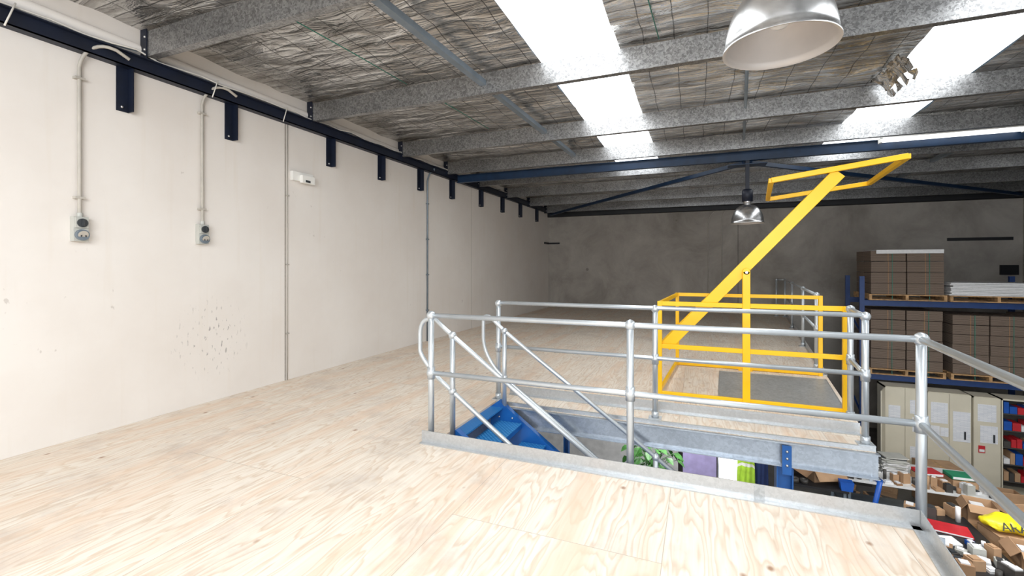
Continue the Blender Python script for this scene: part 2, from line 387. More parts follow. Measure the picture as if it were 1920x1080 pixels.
P1=(xe(5.38)-0.02,5.36)
post(b,*P1)
for z in (RT,RM): b.tube([P2+(z,),P1+(z,)],RR,'galv_rail')
b.make('galvanised_guard_railing')
b=B()
ys=[7.75,9.8,12.5,15.2]
for y in ys: post(b,xe(y)-0.05,y)
for z in (RT,RM): b.tube([(xe(ys[0])-.05,ys[0],z),(xe(ys[-1])-.05,ys[-1],z)],RR,'galv_rail')
post(b,7.1,15.35); b.tube([(7.1,15.35,RT),(xe(15.2)-.05,15.2,RT)],RR,'galv_rail')
b.make('galvanised_guard_railing')

# ---------------------------------------------------------------- stairs
SL=0.711
YS0,YS1=3.58,4.46
b=B()
def ztop(x): return 0.045-SL*(x-2.99)
X1=7.1
for y in (YS0,YS1):
    poly=[(2.90,-0.02),(2.99,0.045),(X1,ztop(X1)),(X1,GZ),(X1-0.30,GZ),(2.90,-0.30)]
    b.extr(poly,'y',y-0.005,y+0.005,'stair_blue')
    s=1 if y==YS0 else -1
    for o in (0,-0.30):
        zA=ztop(2.99)+o; zB=ztop(X1-0.3)+o
        b.bar((2.99,y-s*0.03,zA),(X1-0.3,y-s*0.03,zB),0.06,0.012,'stair_blue')
    for (x,z) in ((3.0,-0.03),(3.0,-.12),(3.15,-.12)): b.ball((x,y+s*0.006,z),0.012,'bolt',n=8)
for i in range(16):
    if i==0: b.box((2.90,YS0,-0.035),(3.04,YS1,-0.02),'stair_tread'); continue
    xx=2.93+ (i-1)*0.267+0.06; z=-0.19*i+.03
    b.box((xx,YS0+.006,z-0.008),(xx+0.27,YS1-.006,z),'stair_tread')
    b.box((xx+0.26,YS0+.006,z-0.05),(xx+0.27,YS1-.006,z-.008),'stair_blue')
    for y,s in ((YS0,1),(YS1,-1)):
        b.box((xx,min(y,y+s*.04),z-0.05),(xx+0.26,max(y,y+s*.04),z-.009),'stair_blue')
b.make('blue_steel_staircase')
def rz(x): return 0.985-SL*(x-2.78)
b=B()
for y,x0 in ((YS0-0.02,2.70),(YS1+0.02,2.90)):
    end=Vector((6.9,y,rz(6.9))); lend=Vector((6.9,y,rz(6.9)-0.5))
    L=[lend,Vector((x0+0.10,y,rz(x0+0.10)-0.5))]
    def bez(p,q,r,t): return p*(1-t)**2+q*2*t*(1-t)+r*t*t
    A=Vector((x0+0.10,y,rz(x0+0.10)-0.5)); Cc=Vector((x0-0.10,y,rz(x0-0.10)-0.46)); D=Vector((x0-0.10,y,0.72))
    L+= [bez(A,Cc,D,t/8) for t in range(1,9)]
    E=Vector((x0-0.10,y,0.86)); F_=Vector((x0-0.10,y,1.03)); G=Vector((x0+0.06,y,rz(x0+0.06)+0.012))
    L+= [bez(E,F_,G,t/8) for t in range(0,9)]
    L+= [Vector((x0+0.16,y,rz(x0+0.16))),end]
    b.tube(L,RR,'galv_rail')
    for x in (2.94 if y<4 else 3.05,4.6,6.6):
        b.tube([(x,y,ztop(x)-0.1),(x,y,rz(x)-0.01)],PR*0.95,'galv_rail')
        b.ball((x,y,rz(x)),0.037,'galv_rail'); b.ball((x,y,rz(x)-0.5),0.037,'galv_rail')
b.make('stair_handrail')

# ---------------------------------------------------------------- yellow pallet gate
b=B()
yn,yf=5.5,7.28
FN=(4.56,6.34); FF=(4.68,6.50)
for (y,(xa,xb)) in ((yn,FN),(yf,FF)):
    for z,h in ((1.06,0.05),(0.57,0.05),(0.03,0.05)):
        b.bar((xa,y,z),(xb,y,z),0.03,h,'yellow')
    for x in (xa,xb): b.bar((x,y,0.0),(x,y,1.085),0.05,0.045,'yellow')
    xm=(xa+xb)/2
    b.box((xm-0.037,y-0.03,0.0),(xm+0.037,y+0.02,1.43),'yellow')
    b.tube([(xm,y-0.03,1.43),(xm,y+0.02,1.43)],0.037,'yellow')
    b.box((xm-0.09,y-0.08,0.0),(xm+0.09,y+0.06,0.012),'yellow')
    b.tube([(xm,y-0.045,1.42),(xm,y+0.07,1.42)],0.016,'bolt')
for z in (1.06,0.57,0.06): b.bar((FN[0],yn,z),(FF[0],yf,z),0.03,0.05,'yellow')
def arm(y,xa,xm,dx):
    a=(xa+0.02,y,0.56); e=(6.30+dx,y,2.44)
    d=Vector((e[0]-a[0],0,e[2]-a[2])).normalized()
    b.bar(a,e,0.05,0.125,'yellow',up=(-d.z,0,d.x))
arm(yn+0.06,4.60,5.45,0.0); arm(yf-0.06,4.70,5.60,0.17)
TL=Vector((5.69,yn+0.03,2.40)); TR=Vector((6.85,yn+0.03,2.555)); BL=Vector((5.87,yf-0.03,2.42)); BR=Vector((7.03,yf-0.03,2.565))
for p,q in ((TL,TR),(BL,BR)): b.bar(p,q,0.05,0.055,'yellow')
for p,q in ((TL,BL),(TR,BR)): b.bar(p,q,0.05,0.05,'yellow')
b.make('yellow_pallet_safety_gate',bevel=0.004)

# ---------------------------------------------------------------- roof
PY=[-1.3,0.7,2.69,4.69,6.72,8.29,9.78,11.5,13.3,15.0]
sky=[(3.37,4.22),(7.02,7.88),(10.67,11.53)]
YSK=9.9
b=B()
xs=[0]
for a,c in sky: xs+=[a,c]
xs.append(W)
mi=b.mi('foil')
def sag(x,y):
    ds=min(abs(y-p) for p in PY); 
    f=min(1,ds/0.35)
    v=noise.noise(Vector((x*0.9,y*2.3,0)))*0.04+noise.noise(Vector((x*3,y*5,3)))*0.016
    return roofz(y)+ (v-0.012)*f
def patch(x0,x1,y0,y1):
    nx=int((x1-x0)/0.09)+1; ny=int((y1-y0)/0.09)
    g=[[b.bm.verts.new((x0+(x1-x0)*k/nx,y0+(y1-y0)*j/ny,sag(x0+(x1-x0)*k/nx,y0+(y1-y0)*j/ny))) for k in range(nx+1)] for j in range(ny+1)]
    for j in range(ny):
        for k in range(nx):
            f=b.bm.faces.new((g[j][k],g[j+1][k],g[j+1][k+1],g[j][k+1])); f.smooth=True; f.material_index=mi
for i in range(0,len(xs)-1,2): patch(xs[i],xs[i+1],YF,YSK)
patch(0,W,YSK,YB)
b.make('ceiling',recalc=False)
for n_,(a,c) in enumerate(sky):
    b=B()
    b.face([(a-.02,YF,roofz(YF)+.03),(a-.02,YSK+.02,roofz(YSK)+.03),(c+.02,YSK+.02,roofz(YSK)+.03),(c+.02,YF,roofz(YF)+.03)],'skylight_sheet')
    b.make('window_%d'%(n_+1),recalc=False)
b=B(); b.box((-0.2,YF,3.93),(W+.2,YB+.2,3.98),'tube_grey'); b.make('roof_sheeting')
# torn foil flap at the skylight edge
b=B(); mi=b.mi('foil'); g=[]
for j in range(13):
    row=[]
    for i in range(9):
        u=i/8; v=j/12
        row.append(b.bm.verts.new((6.86+u*.2+.04*noise.noise(Vector((u*4,v*6,1))),5.85+v*.75+.05*noise.noise(Vector((u*5,v*5,9))),3.66-.20*u*u-.06*noise.noise(Vector((u*6,v*8,4))))))
    g.append(row)
for j in range(12):
    for i in range(8):
        if i>5 and (j%3==0): continue
        f=b.bm.faces.new((g[j][i],g[j][i+1],g[j+1][i+1],g[j+1][i])); f.material_index=mi
b.make('torn_insulation_foil',recalc=False)

# purlins (C section)
for y in PY:
    b=B(); zt=pur_top(y)-0.03; zb=zt-0.24; t=0.004; w=0.075
    poly=[(y,zb),(y+w,zb),(y+w,zb+0.025),(y+w-t,zb+0.025),(y+w-t,zb+t),(y+t,zb+t),(y+t,zt-t),(y+w-t,zt-t),(y+w-t,zt-.025),(y+w,zt-.025),(y+w,zt),(y,zt)]
    b.extr(poly,'x',0.10,W-0.04,'galv_purlin')
    b.box((0.04,y-0.012,zb-0.02),(0.13,y-0.002,zt+0.02),'navy')
    for z in (zb+.06,zt-.06): b.ball((0.115,y-0.016,z),0.012,'bolt',n=8)
    b.make('roof_purlin')
b=B()
for (x0,y0,x1,y1) in ((2.62,2.7,2.82,8.3),(2.5,-1.3,2.62,2.69),(9.0,4.7,9.2,8.3),(9.2,8.3,9.3,13.3)):
    z=3.60
    b.bar((x0,y0,z),(x1,y1,z-0.05),0.075,0.06,'tube_grey')
b.tube([(5.40,4.7,3.62),(5.66,8.3,3.56)],0.018,'tube_grey')
b.make('purlin_bridging')
b=B()
for x,y0,y1 in ((1.6,2.9,4.6),(1.75,4.8,6.6),(4.5,2.8,4.6),(4.3,9,11)):
    b.tube([(x,y0,3.70),(x+0.08,(y0+y1)/2,3.685),(x+0.12,y1,3.68)],0.005,'green_strap',6)
b.make('insulation_strap')

# rafter, braces
b=B()
def ubeam(p0,p1,w,h,m):
    b.bar(p0,p1,0.012,h,m); p0=Vector(p0);p1=Vector(p1)
    for s in (1,-1): b.bar(p0+Vector((0,0,s*(h/2))),p1+Vector((0,0,s*(h/2))),w,0.012,m)
ubeam((0.11,8.75,3.37),(W-.02,8.75,3.37),0.09,0.15,'blue_beam')
b.bar((5.70,8.8,3.26),(0.15,15.40,3.28),0.07,0.07,'blue_beam')
b.bar((5.80,8.8,3.26),(12.45,15.40,3.28),0.07,0.07,'blue_beam')
b.box((5.45,8.70,3.22),(6.05,8.95,3.235),'blue_beam')
b.bar((5.75,8.75,3.3),(5.75,8.75,2.78),0.06,0.06,'navy')
b.make('steel_roof_truss')
b=B(); b.box((0.0,YB-0.12,3.20),(W,YB-0.11,3.36),'black_steel'); b.box((0,YB-0.12,3.20),(W,YB,3.212),'black_steel'); b.box((0,YB-0.12,3.35),(W,YB,3.36),'black_steel'); b.make('trim_2')

# left wall beam
b=B()
zb,zt=3.335,3.46
b.box((0.09,YF,zb),(0.10,YB-.13,zt),'navy'); b.box((0.0,YF,zb),(0.10,YB-.13,zb+.01),'navy'); b.box((0,YF,zt-.01),(0.14,YB-.13,zt),'navy')
for y in (2.55,3.59,5.11,6.25,7.41,8.62,10.04,11.36,12.7,14.2):
    b.box((0.002,y-0.05,2.93),(0.012,y+0.05,zb),'navy'); b.box((0.002,y+0.04,2.93),(0.09,y+0.05,zb),'navy')
    b.ball((0.018,y-0.01,2.97),0.013,'bolt',n=8)
b.make('wall_top_beam')
b=B()
pts=[]
for i in range(60):
    y=1.2+i*0.2; pts.append((0.12+0.01*math.sin(i*1.3),y,zt+0.02+0.012*math.sin(i*2.1)+ (0.02 if i%7==0 else 0)))
b.tube(pts,0.008,'cable',6)
pts=[(p[0]-0.03,p[1]+.1,p[2]+0.012*math.cos(p[1]*5)) for p in pts]; b.tube(pts,0.007,'tube_grey',6)
for y in (1.72,3.3,4.2): b.tube([(0.148,y,3.30),(0.15,y+.03,3.40),(0.148,y+.06,3.5)],0.006,'cable',6)
b.make('electrical_cable_run')
b=B(); b.tube([(0.0,YF,3.60),(0.0,YB-.2,3.45)],0.06,'wall_cream',16); b.make('trim_3')

# wall joints
b=B()
b.box((0.0005,4.352,0.0),(0.003,4.364,zb),'joint_line'); b.box((0.0005,9.615,0.0),(0.003,9.625,zb),'conduit')
b.make('trim_4')
def outlet(y,z,ztop_,x=0.0,hook=0.17):
    b=B()
    pts=[(x+.035,y,z+0.08),(x+.03,y,ztop_-0.15)]
    pts+=[Vector((x+.03+0.10*t,y+0.16*(1-math.cos(t*math.pi/2))*1.0,ztop_-0.15+0.22*math.sin(t*math.pi/2))) for t in [i/8 for i in range(9)]]
    pts+=[Vector((x+.13,y+0.22,ztop_+0.07)),Vector((x+.13,y+0.32,ztop_+0.03))]
    b.tube(pts,0.0145,'conduit',12)
    for zz in (z+0.27,ztop_-0.25):
        b.box((x,y-0.035,zz-.01),(x+.05,y+0.035,zz+.01),'conduit')
    b.box((x,y-0.052,z-0.105),(x+0.06,y+0.052,z+0.105),'plastic_grey')
    b.box((x+.06,y-0.045,z+0.01),(x+0.075,y+0.045,z+0.098),'plastic_grey')
    b.tube([(x+.07,y,z+0.052),(x+.088,y,z+0.052)],0.037,'plastic_dark',20)
    b.box((x+.088,y-0.008,z+0.025),(x+.105,y+0.008,z+0.08),'plastic_dark')
    b.tube([(x+.06,y,z-0.05),(x+.09,y,z-0.052)],0.047,'tube_grey',20)
    b.tube([(x+.09,y,z-0.05),(x+.095,y,z-0.052)],0.036,'conduit',20)
    for a in (90,210,330):
        b.box((x+.094,y+.018*math.cos(math.radians(a))-.004,z-.052+.018*math.sin(math.radians(a))-.007),(x+.099,y+.018*math.cos(math.radians(a))+.004,z-.052+.018*math.sin(math.radians(a))+.007),'plastic_dark')
    b.tube([(x+.035,y,z+.1),(x+.035,y,z+.14)],0.02,'plastic_grey',12)
    b.make('wall_power_outlet',bevel=0.003)
outlet(2.22,1.81,3.36); outlet(3.27,1.83,3.38)
b=B()
y=4.385; b.tube([(0.010,y,0.0),(0.010,y,3.33)],0.007,'conduit',8)
for z in (0.6,1.5,2.4): b.box((0,y-.02,z),(0.026,y+.02,z+.015),'conduit')
b.make('wall_conduit')
b=B()
y=7.69; pts=[(0.02,y,0.0),(0.02,y,3.15)]+[(0.02+0.06*t,y+0.14*t*t,3.15+0.22*math.sin(t*math.pi/2)) for t in [i/6 for i in range(1,7)]]+[(0.11,y+.1,3.42)]
b.tube(pts,0.016,'tube_grey',10)
for z in (0.6,1.3,2.0,2.7): b.box((0,y-.03,z),(0.04,y+.03,z+.02),'tube_grey')
b.make('wall_conduit')
b=B(); b.box((0.0,4.44,2.62),(0.05,4.78,2.74),'plastic_white'); b.box((0.05,4.55,2.60),(0.10,4.76,2.70),'plastic_white'); b.box((0.10,4.60,2.61),(0.104,4.68,2.64),'plastic_dark'); b.make('wall_alarm_sensor',bevel=0.008)
b=B()
for x,dx in ((5.26,0.3),(5.65,0.15)):
    pts=[(x,YB-.02,0.0),(x,YB-.02,2.75)]+[(x+dx*t*t,YB-.02,2.75+0.45*math.sin(t*math.pi/2)) for t in [i/6 for i in range(1,7)]]
    b.tube(pts,0.014,'conduit',8)
for x in (6.1,): b.box((x,YB-.006,0),(x+.012,YB,3.2),'cabinet_dark')
b.make('wall_conduit')
b=B(); b.box((0.0,YB-0.5,2.24),(0.05,YB-0.03,2.30),'black_steel'); b.box((0.0,YB-0.03,2.24),(0.42,YB,2.30),'black_steel'); b.make('wall_bracket')
b=B(); b.box((11.1,YB-.04,2.14),(12.4,YB,2.22),'black_steel'); b.box((12.15,YB-.05,1.25),(12.5,YB,1.5),'black_steel'); b.make('wall_bracket')

# ---------------------------------------------------------------- lamps
def highbay(c,D,ztop_,sc=1.0):
    b=B(); R=D/2; h=D*0.62
    prof=[]
    for i in range(15):
        t=i/14; ang=t*math.pi/2*0.93
        prof.append((R*math.cos(ang)**0.85 if i else R, h*math.sin(ang)))
    out=[(R+.010,-0.004),(R+.010,0.006),(R,0.012)]+[(r,z+.012) for r,z in prof[1:]]
    out+=[(0.06,h+0.02),(0.06,h+0.06)]
    b.lathe(out,c,'alu')
    inn=[(R+.010,-0.004),(R-.006,0.0)]+[(max(r-.008,.02),z) for r,z in prof[1:]]
    b.lathe(inn,c,'alu_inner')
    c=Vector(c)
    b.lathe([(0.0,h+.06),(0.085,h+.06),(0.085,h+0.24),(0.06,h+.27),(0.0,h+.27)],c,'navy' if sc>1 else 'tube_grey',24)
    b.lathe([(0.0,0.09),(0.035,0.10),(0.055,0.13),(0.052,0.17),(0.03,0.22),(0.02,h)],c,'bulb_glass',24)
    b.tube([c+Vector((0,0,h+.27)),Vector((c.x,c.y,ztop_))],0.012,'tube_grey',8)
    b.make('highbay_pendant_lamp')
highbay((5.34,2.57,2.57),0.49,3.75)
highbay((5.75,8.75,2.22),0.50,2.80,2)
b=B(); b.box((7.55,8.60,3.44),(9.25,8.70,3.49),'plastic_white'); b.tube([(7.6,8.62,3.41),(9.2,8.62,3.41)],0.019,'tube_lit'); b.tube([(7.6,8.68,3.41),(9.2,8.68,3.41)],0.019,'tube_lit')
for x in (7.57,9.22): b.box((x-.015,8.60,3.38),(x+.015,8.70,3.45),'plastic_white')
b.make('fluorescent_batten')

# ---------------------------------------------------------------- pallet rack
RX0,RX1=8.36,12.3; RY0,RY1=12.4,13.45
b=B()
for x in (RX0,(RX0+3.0)):
    for y in (RY0,RY1): b.box((x-.045,y-.03,GZ),(x+.045,y+.03,1.25),'rack_blue')
    z=GZ+.3
    while z<0.8:
        b.bar((x,RY0,z),(x,RY1,z+.5),0.03,0.03,'rack_blue'); z+=.9
for z in (0.66,-0.97):
    for y in (RY0,RY1): b.box((RX0,y-.025,z-.06),(RX1,y+.025,z+.06),'rack_blue')
b.make('pallet_rack')
def pallet(b,x0,x1,y0,y1,z):
    for i in range(7):
        yy=y0+(y1-y0-.1)*i/6; b.box((x0,yy,z+.11),(x1,yy+.1,z+.13),'pallet_wood')
    for i in range(3):
        xx=x0+(x1-x0-.05)*i/2; b.box((xx,y0,z+.02),(xx+.05,y1,z+.11),'pallet_wood')
    for i in range(3):
        yy=y0+(y1-y0-.1)*i/2; b.box((x0,yy,z),(x1,yy+.1,z+.02),'pallet_wood')
def stack(x0,z,rows,cols,w,h,top=True):
    b=B(); pallet(b,x0-.03,x0+cols*w+.03,RY0-.1,RY1-.05,z)
    for r in range(rows):
        for c_ in range(cols):
            j=random.uniform(-.012,.012)
            b.box((x0+c_*w+.012,RY0-.06+j,z+.135+r*h),(x0+(c_+1)*w-.012,RY0+.42+j,z+.13+(r+1)*h-.006),'bundle')
            b.box((x0+c_*w+.012,RY0+.44+j,z+.135+r*h),(x0+(c_+1)*w-.012,RY0+.92+j,z+.13+(r+1)*h-.006),'bundle')
            b.box((x0+(c_+.5)*w-.006,RY0-.064+j,z+.135+r*h),(x0+(c_+.5)*w+.006,RY0-.06+j,z+.13+(r+1)*h-.006),'carton_in')
    zt_=z+.13+rows*h
    if top: b.box((x0+.1,RY0-.08,zt_),(x0+cols*w-.02,RY0+.9,zt_+.012),'white_sheet'); b.box((x0+.1,RY0-.09,zt_-.07),(x0+cols*w-.02,RY0-.08,zt_+.012),'white_sheet')
    for xx in (x0+.3*cols*w,x0+.8*cols*w): b.box((xx,RY0-.075,z+.02),(xx+.008,RY0-.068,zt_),'green_strap')
    b.make('pallet_of_flat_cartons')
stack(8.50,0.73,4,2,0.64,0.24)
stack(8.50,-0.90,6,2,0.63,0.215,False)
stack(9.90,-0.90,6,2,0.60,0.205,False)
stack(11.2,-0.90,6,2,0.50,0.21,False)
stack(11.75,0.73,4,1,0.5,0.2,False)
b=B(); pallet(b,9.86,11.4,RY0-.1,RY1-.05,0.73)
for i in range(9):
    j=random.uniform(-.04,.04); b.box((9.88+j,RY0-.08+j/2,0.865+i*.03),(11.35+j,RY0+.9,0.89+i*.03),'white_sheet')
b.make('stack_of_white_panels')

# cabinets
def cabinet(x0,x1,y,ztop_,papers,open_=False,bins=False):
    b=B()
    b.box((x0,y,GZ+.02),(x0+.02,y+.45,ztop_),'cabinet_beige'); b.box((x1-.02,y,GZ+.02),(x1,y+.45,ztop_),'cabinet_beige')
    b.box((x0,y,ztop_-.03),(x1,y+.45,ztop_),'cabinet_beige'); b.box((x0,y+.43,GZ+.02),(x1,y+.45,ztop_),'cabinet_dark'); b.box((x0,y,GZ+.0),(x1,y+.45,GZ+.08),'cabinet_beige')
    if not open_:
        xm=(x0+x1)/2
        ds=((x0+.004,xm-.003),(xm+.003,x1-.004)) if x1-x0>.6 else ((x0+.004,x1-.004),)
        for a,c_ in ds: b.box((a,y-.02,GZ+.09),(c_,y,ztop_-.01),'cabinet_beige')
        b.box((x1-.12,y-.035,-2.0),(x1-.09,y-.02,-1.84),'plastic_dark')
    else:
        for i in range(5):
            z=GZ+.3+i*.33; b.box((x0+.02,y+.02,z),(x1-.02,y+.43,z+.02),'cabinet_dark')
            k=x0+.05
            while k<x1-.12:
                w_=random.uniform(.07,.13); b.box((k,y+.04,z+.02),(k+w_-.01,y+.3,z+random.uniform(.12,.24)),random.choice(['bin_blue','red','carton','bin_blue','cabinet_dark','white_sheet'])); k+=w_
    for (px0,pz0,pw,ph) in papers: b.box((x0+px0,y-.028,pz0),(x0+px0+pw,y-.021,pz0+ph),'paper')
    b.make('metal_storage_cabinet')
cy=11.9
cabinet(8.62,9.30,cy,-1.06,[(.42,-1.58,.25,.28),(.46,-1.95,.2,.30),(.42,-2.5,.24,.24),(.06,-1.7,.2,.26)])
cabinet(9.33,10.02,cy,-1.10,[(.05,-1.72,.27,.42),(.40,-2.05,.27,.60),(.05,-1.98,.14,.2),(.2,-1.98,.13,.18)])
cabinet(10.05,10.46,cy,-1.12,[(.06,-1.6,.28,.34),(.1,-2.02,.26,.34)])
cabinet(10.48,11.10,cy,-1.12,[],True)
cabinet(11.12,11.8,cy,-1.12,[(.06,-1.6,.22,.3),(.35,-2.1,.2,.28)])
b=B(); M=Matrix.Translation((8.62,cy-.03,0))@Matrix.Rotation(math.radians(-115),4,'Z')
b.box((0,-.02,GZ+.09),(.36,0,-1.09),'cabinet_beige',M); b.make('cabinet_door')
b=B(); b.box((10.12,cy-.035,-2.22),(10.22,cy-.024,-2.08),'red'); b.box((10.13,cy-.037,-2.2),(10.21,cy-.035,-2.15),'white_sheet'); b.make('red_tag')

# ---------------------------------------------------------------- clutter
def carton(x,y,z,w,d,h,ang=0,open_=True,name='cardboard_box'):
    b=B(); M=Matrix.Translation((x,y,z))@Matrix.Rotation(math.radians(ang),4,'Z'); t=.006
    b.box((-w/2,-d/2,0),(w/2,d/2,t),'carton',M)
    for (a,c_) in (((-w/2,-d/2,0),(w/2,-d/2+t,h)),((-w/2,d/2-t,0),(w/2,d/2,h)),((-w/2,-d/2,0),(-w/2+t,d/2,h)),((w/2-t,-d/2,0),(w/2,d/2,h))): b.box(a,c_,'carton',M)
    if open_:
        for s,ax in ((1,'y'),(-1,'y'),(1,'x'),(-1,'x')):
            if ax=='y':
                MM=M@Matrix.Translation((0,s*d/2,h))@Matrix.Rotation(-s*math.radians(random.uniform(30,60)),4,'X'); b.box((-w/2,min(0,s*d*.45),0),(w/2,max(0,s*d*.45),t),'carton',MM)
            else:
                MM=M@Matrix.Translation((s*w/2,0,h))@Matrix.Rotation(s*math.radians(random.uniform(20,60)),4,'Y'); b.box((min(0,s*w*.35),-d/2,0),(max(0,s*w*.35),d/2,t),'carton_in',MM)
        for i in range(4):
            a=(random.uniform(-w*.3,w*.2),random.uniform(-d*.3,d*.2)); b.box((a[0]-.06,a[1]-.06,t),(a[0]+.08,a[1]+.08,h*random.uniform(.5,.9)),random.choice(['carton_in','white_sheet','tape_dark']),M)
    else: b.box((-w/2,-d/2,h-t),(w/2,d/2,h),'carton',M); b.box((-.03,-d/2-.001,h-.08),(.03,d/2+.001,h+.001),'pallet_wood',M)
    b.make(name)
def table(x0,x1,y0,y1,z,top='desk_black',legs='tube_grey'):
    b=B(); b.box((x0,y0,z-.035),(x1,y1,z),top)
    for x in (x0+.03,x1-.07):
        for y in (y0+.03,y1-.07): b.box((x,y,GZ),(x+.04,y+.04,z-.035),legs)
    b.box((x0+.05,y0+.05,GZ+.25),(x1-.05,y1-.05,GZ+.27),legs)
    b.make('workbench')
TZ=-2.12
table(7.75,8.50,6.9,8.5,TZ)
table(8.55,10.2,6.4,8.9,TZ-.1,'pallet_wood')
table(7.3,9.4,9.3,10.4,TZ,'desk_white')
table(6.3,7.2,8.75,9.6,TZ,'desk_black')
def plate(name,x,y,z,w,d,h,mat,ang=0):
    b=B(); M=Matrix.Translation((x,y,z))@Matrix.Rotation(math.radians(ang),4,'Z'); b.box((-w/2,-d/2,0),(w/2,d/2,h),mat,M)
    b.box((-w/2+.01,-d/2-.003,.006),(w/2-.01,d/2-.01,h-.006),'white_sheet',M); b.make(name,bevel=.004)
plate('red_ring_binder',8.53,9.72,TZ+.12,.32,.26,.05,'red',15)
plate('green_ring_binder',8.97,9.75,TZ+.12,.34,.27,.05,'green',5)
carton(8.53,9.72,TZ,.32,.28,.115,15,False); carton(8.97,9.75,TZ,.34,.28,.115,5,False)
plate('red_folder',8.15,8.02,TZ,.42,.3,.03,'red',-10)
plate('white_folder',7.95,7.66,TZ,.3,.2,.03,'white_sheet',12)
carton(9.45,8.62,TZ-.1,.50,.42,.3,20)
carton(8.85,8.15,TZ-.1,.55,.36,.16,12,False)
carton(8.80,7.60,TZ-.1,.36,.36,.24,-8)
carton(9.35,7.75,TZ-.1,.5,.4,.34,10,False)
carton(8.85,7.12,TZ-.1,.40,.34,.34,4,False)
carton(9.35,7.15,TZ-.1,.42,.36,.30,14)
carton(8.9,6.65,TZ-.1,.4,.32,.30,-5)
carton(8.75,8.68,TZ-.1,.32,.3,.28,-10)
carton(7.3,7.4,GZ,.5,.4,.4,10); carton(7.35,8.2,GZ,.5,.45,.5,-14)
carton(6.9,9.2,TZ,.5,.4,.2,25)
carton(10.0,10.9,GZ,.6,.5,.45,0); carton(9.2,11.1,GZ,.6,.5,.75,6,False); carton(10.7,10.6,GZ,.5,.5,.6,20)
carton(9.75,9.7,GZ,.5,.6,.8,4); carton(10.0,9.2,GZ,.5,.4,.6,-8,False)
b=B()
for (x,y,r) in ((6.45,8.85,.08),(6.43,9.1,.07),(6.6,8.85,.06)):
    b.lathe([(r*.5,0),(r,0),(r,.06),(r*.5,.06),(r*.5,0)],(x,y,TZ),'tape_dark',24)
b.make('adhesive_tape_roll')
# stack of files
b=B()
for i in range(30):
    x=7.72+ (i%2)*.40; z=TZ+.02*(i//2); M=Matrix.Translation((x,9.90+random.uniform(-.03,.03),z))@Matrix.Rotation(random.uniform(-.25,.25),4,'Z')
    b.box((-.17,-.14,0),(.17,.14,.016),random.choice(['white_sheet','white_sheet','desk_white','plastic_dark','plastic_grey']),M)
b.make('stack_of_documents')
# small stock scattered on benches
def clutter(name,x0,x1,y0,y1,z,step,skip=()):
    b=B(); y=y0
    while y<y1-step*.5:
        x=x0
        while x<x1-step*.5:
            if not any(a<x<c_ and d<y<e_ for a,c_,d,e_ in skip) and random.random()<.9:
                w_=step*random.uniform(.3,.48); d_=step*random.uniform(.3,.46); h=random.choice([.03,.05,.08,.12,.16])
                M=Matrix.Translation((x+step/2,y+step/2,z))@Matrix.Rotation(random.uniform(-.5,.5),4,'Z')
                k=random.choice(['white_sheet','tape_dark','carton','bin_blue','carton','carton_in','plastic_grey','tape_dark','carton','tape_dark','white_sheet'])
                if random.random()<.25: b.tube([M@Vector((0,0,0)),M@Vector((0,0,h+.05))],w_*.6,k,14)
                else:
                    b.box((-w_,-d_,0),(w_,d_,h),k,M); b.box((-w_*.7,-d_*.7,h),(w_*.5,d_*.6,h+.015),random.choice(['white_sheet','paper','plastic_dark','carton']),M)
            x+=step
        y+=step
    b.make(name)
clutter('assorted_bench_stock',7.8,8.5,8.24,8.5,TZ,.16)
clutter('assorted_bench_stock',7.3,9.3,9.30,9.56,TZ,.13)
clutter('assorted_bench_stock',9.75,10.2,7.2,8.9,TZ-.1,.2)
clutter('assorted_bench_stock',7.8,8.4,6.9,7.5,TZ,.15)
clutter('assorted_bench_stock',8.17,8.45,7.5,7.8,TZ,.12)
clutter('assorted_floor_stock',7.6,8.6,10.7,11.6,GZ,.35)
clutter('assorted_floor_stock',6.8,7.6,6.0,7.1,GZ,.25)
b=B(); b.extr([(7.10,TZ),(7.25,TZ),(7.27,TZ+.14),(7.08,TZ+.14)],'y',8.76,8.9,'bin_blue'); b.make('blue_parts_bin')
b=B(); b.tube([(7.45,8.9,GZ+.04),(7.60,8.75,TZ+.25)],.035,'bin_blue'); b.make('blue_cardboard_tube')
# yellow bag
e=bpy.data.objects.new('yellow_plastic_bag',None); scene.collection.objects.link(e)
b=B(); 
M=Matrix.Translation((8.85,8.15,TZ+.165))@Matrix.Rotation(.12,4,'Z')@Matrix.Diagonal((.36,.19,.10,1))
bmesh.ops.create_icosphere(b.bm,subdivisions=5,radius=1.0,matrix=M)
for v in b.bm.verts:
    v.co+=Vector((0,0,1))*noise.noise(v.co*7)*.05+Vector((1,1,0))*noise.noise(v.co*11)*.03
for f in b.bm.faces: f.smooth=True
b.mi('bag_yellow'); b.make('bag_body',parent=e)
cu=bpy.data.curves.new('bag_lettering','FONT'); cu.body='ARAV'; cu.size=.15; cu.extrude=.002; cu.align_x='CENTER'; cu.materials.append(MATS['text_black'])
t=bpy.data.objects.new('bag_lettering',cu); scene.collection.objects.link(t); t.location=(8.83,7.925,TZ+.16); t.rotation_euler=(math.radians(52),0,math.radians(7)); t.parent=e

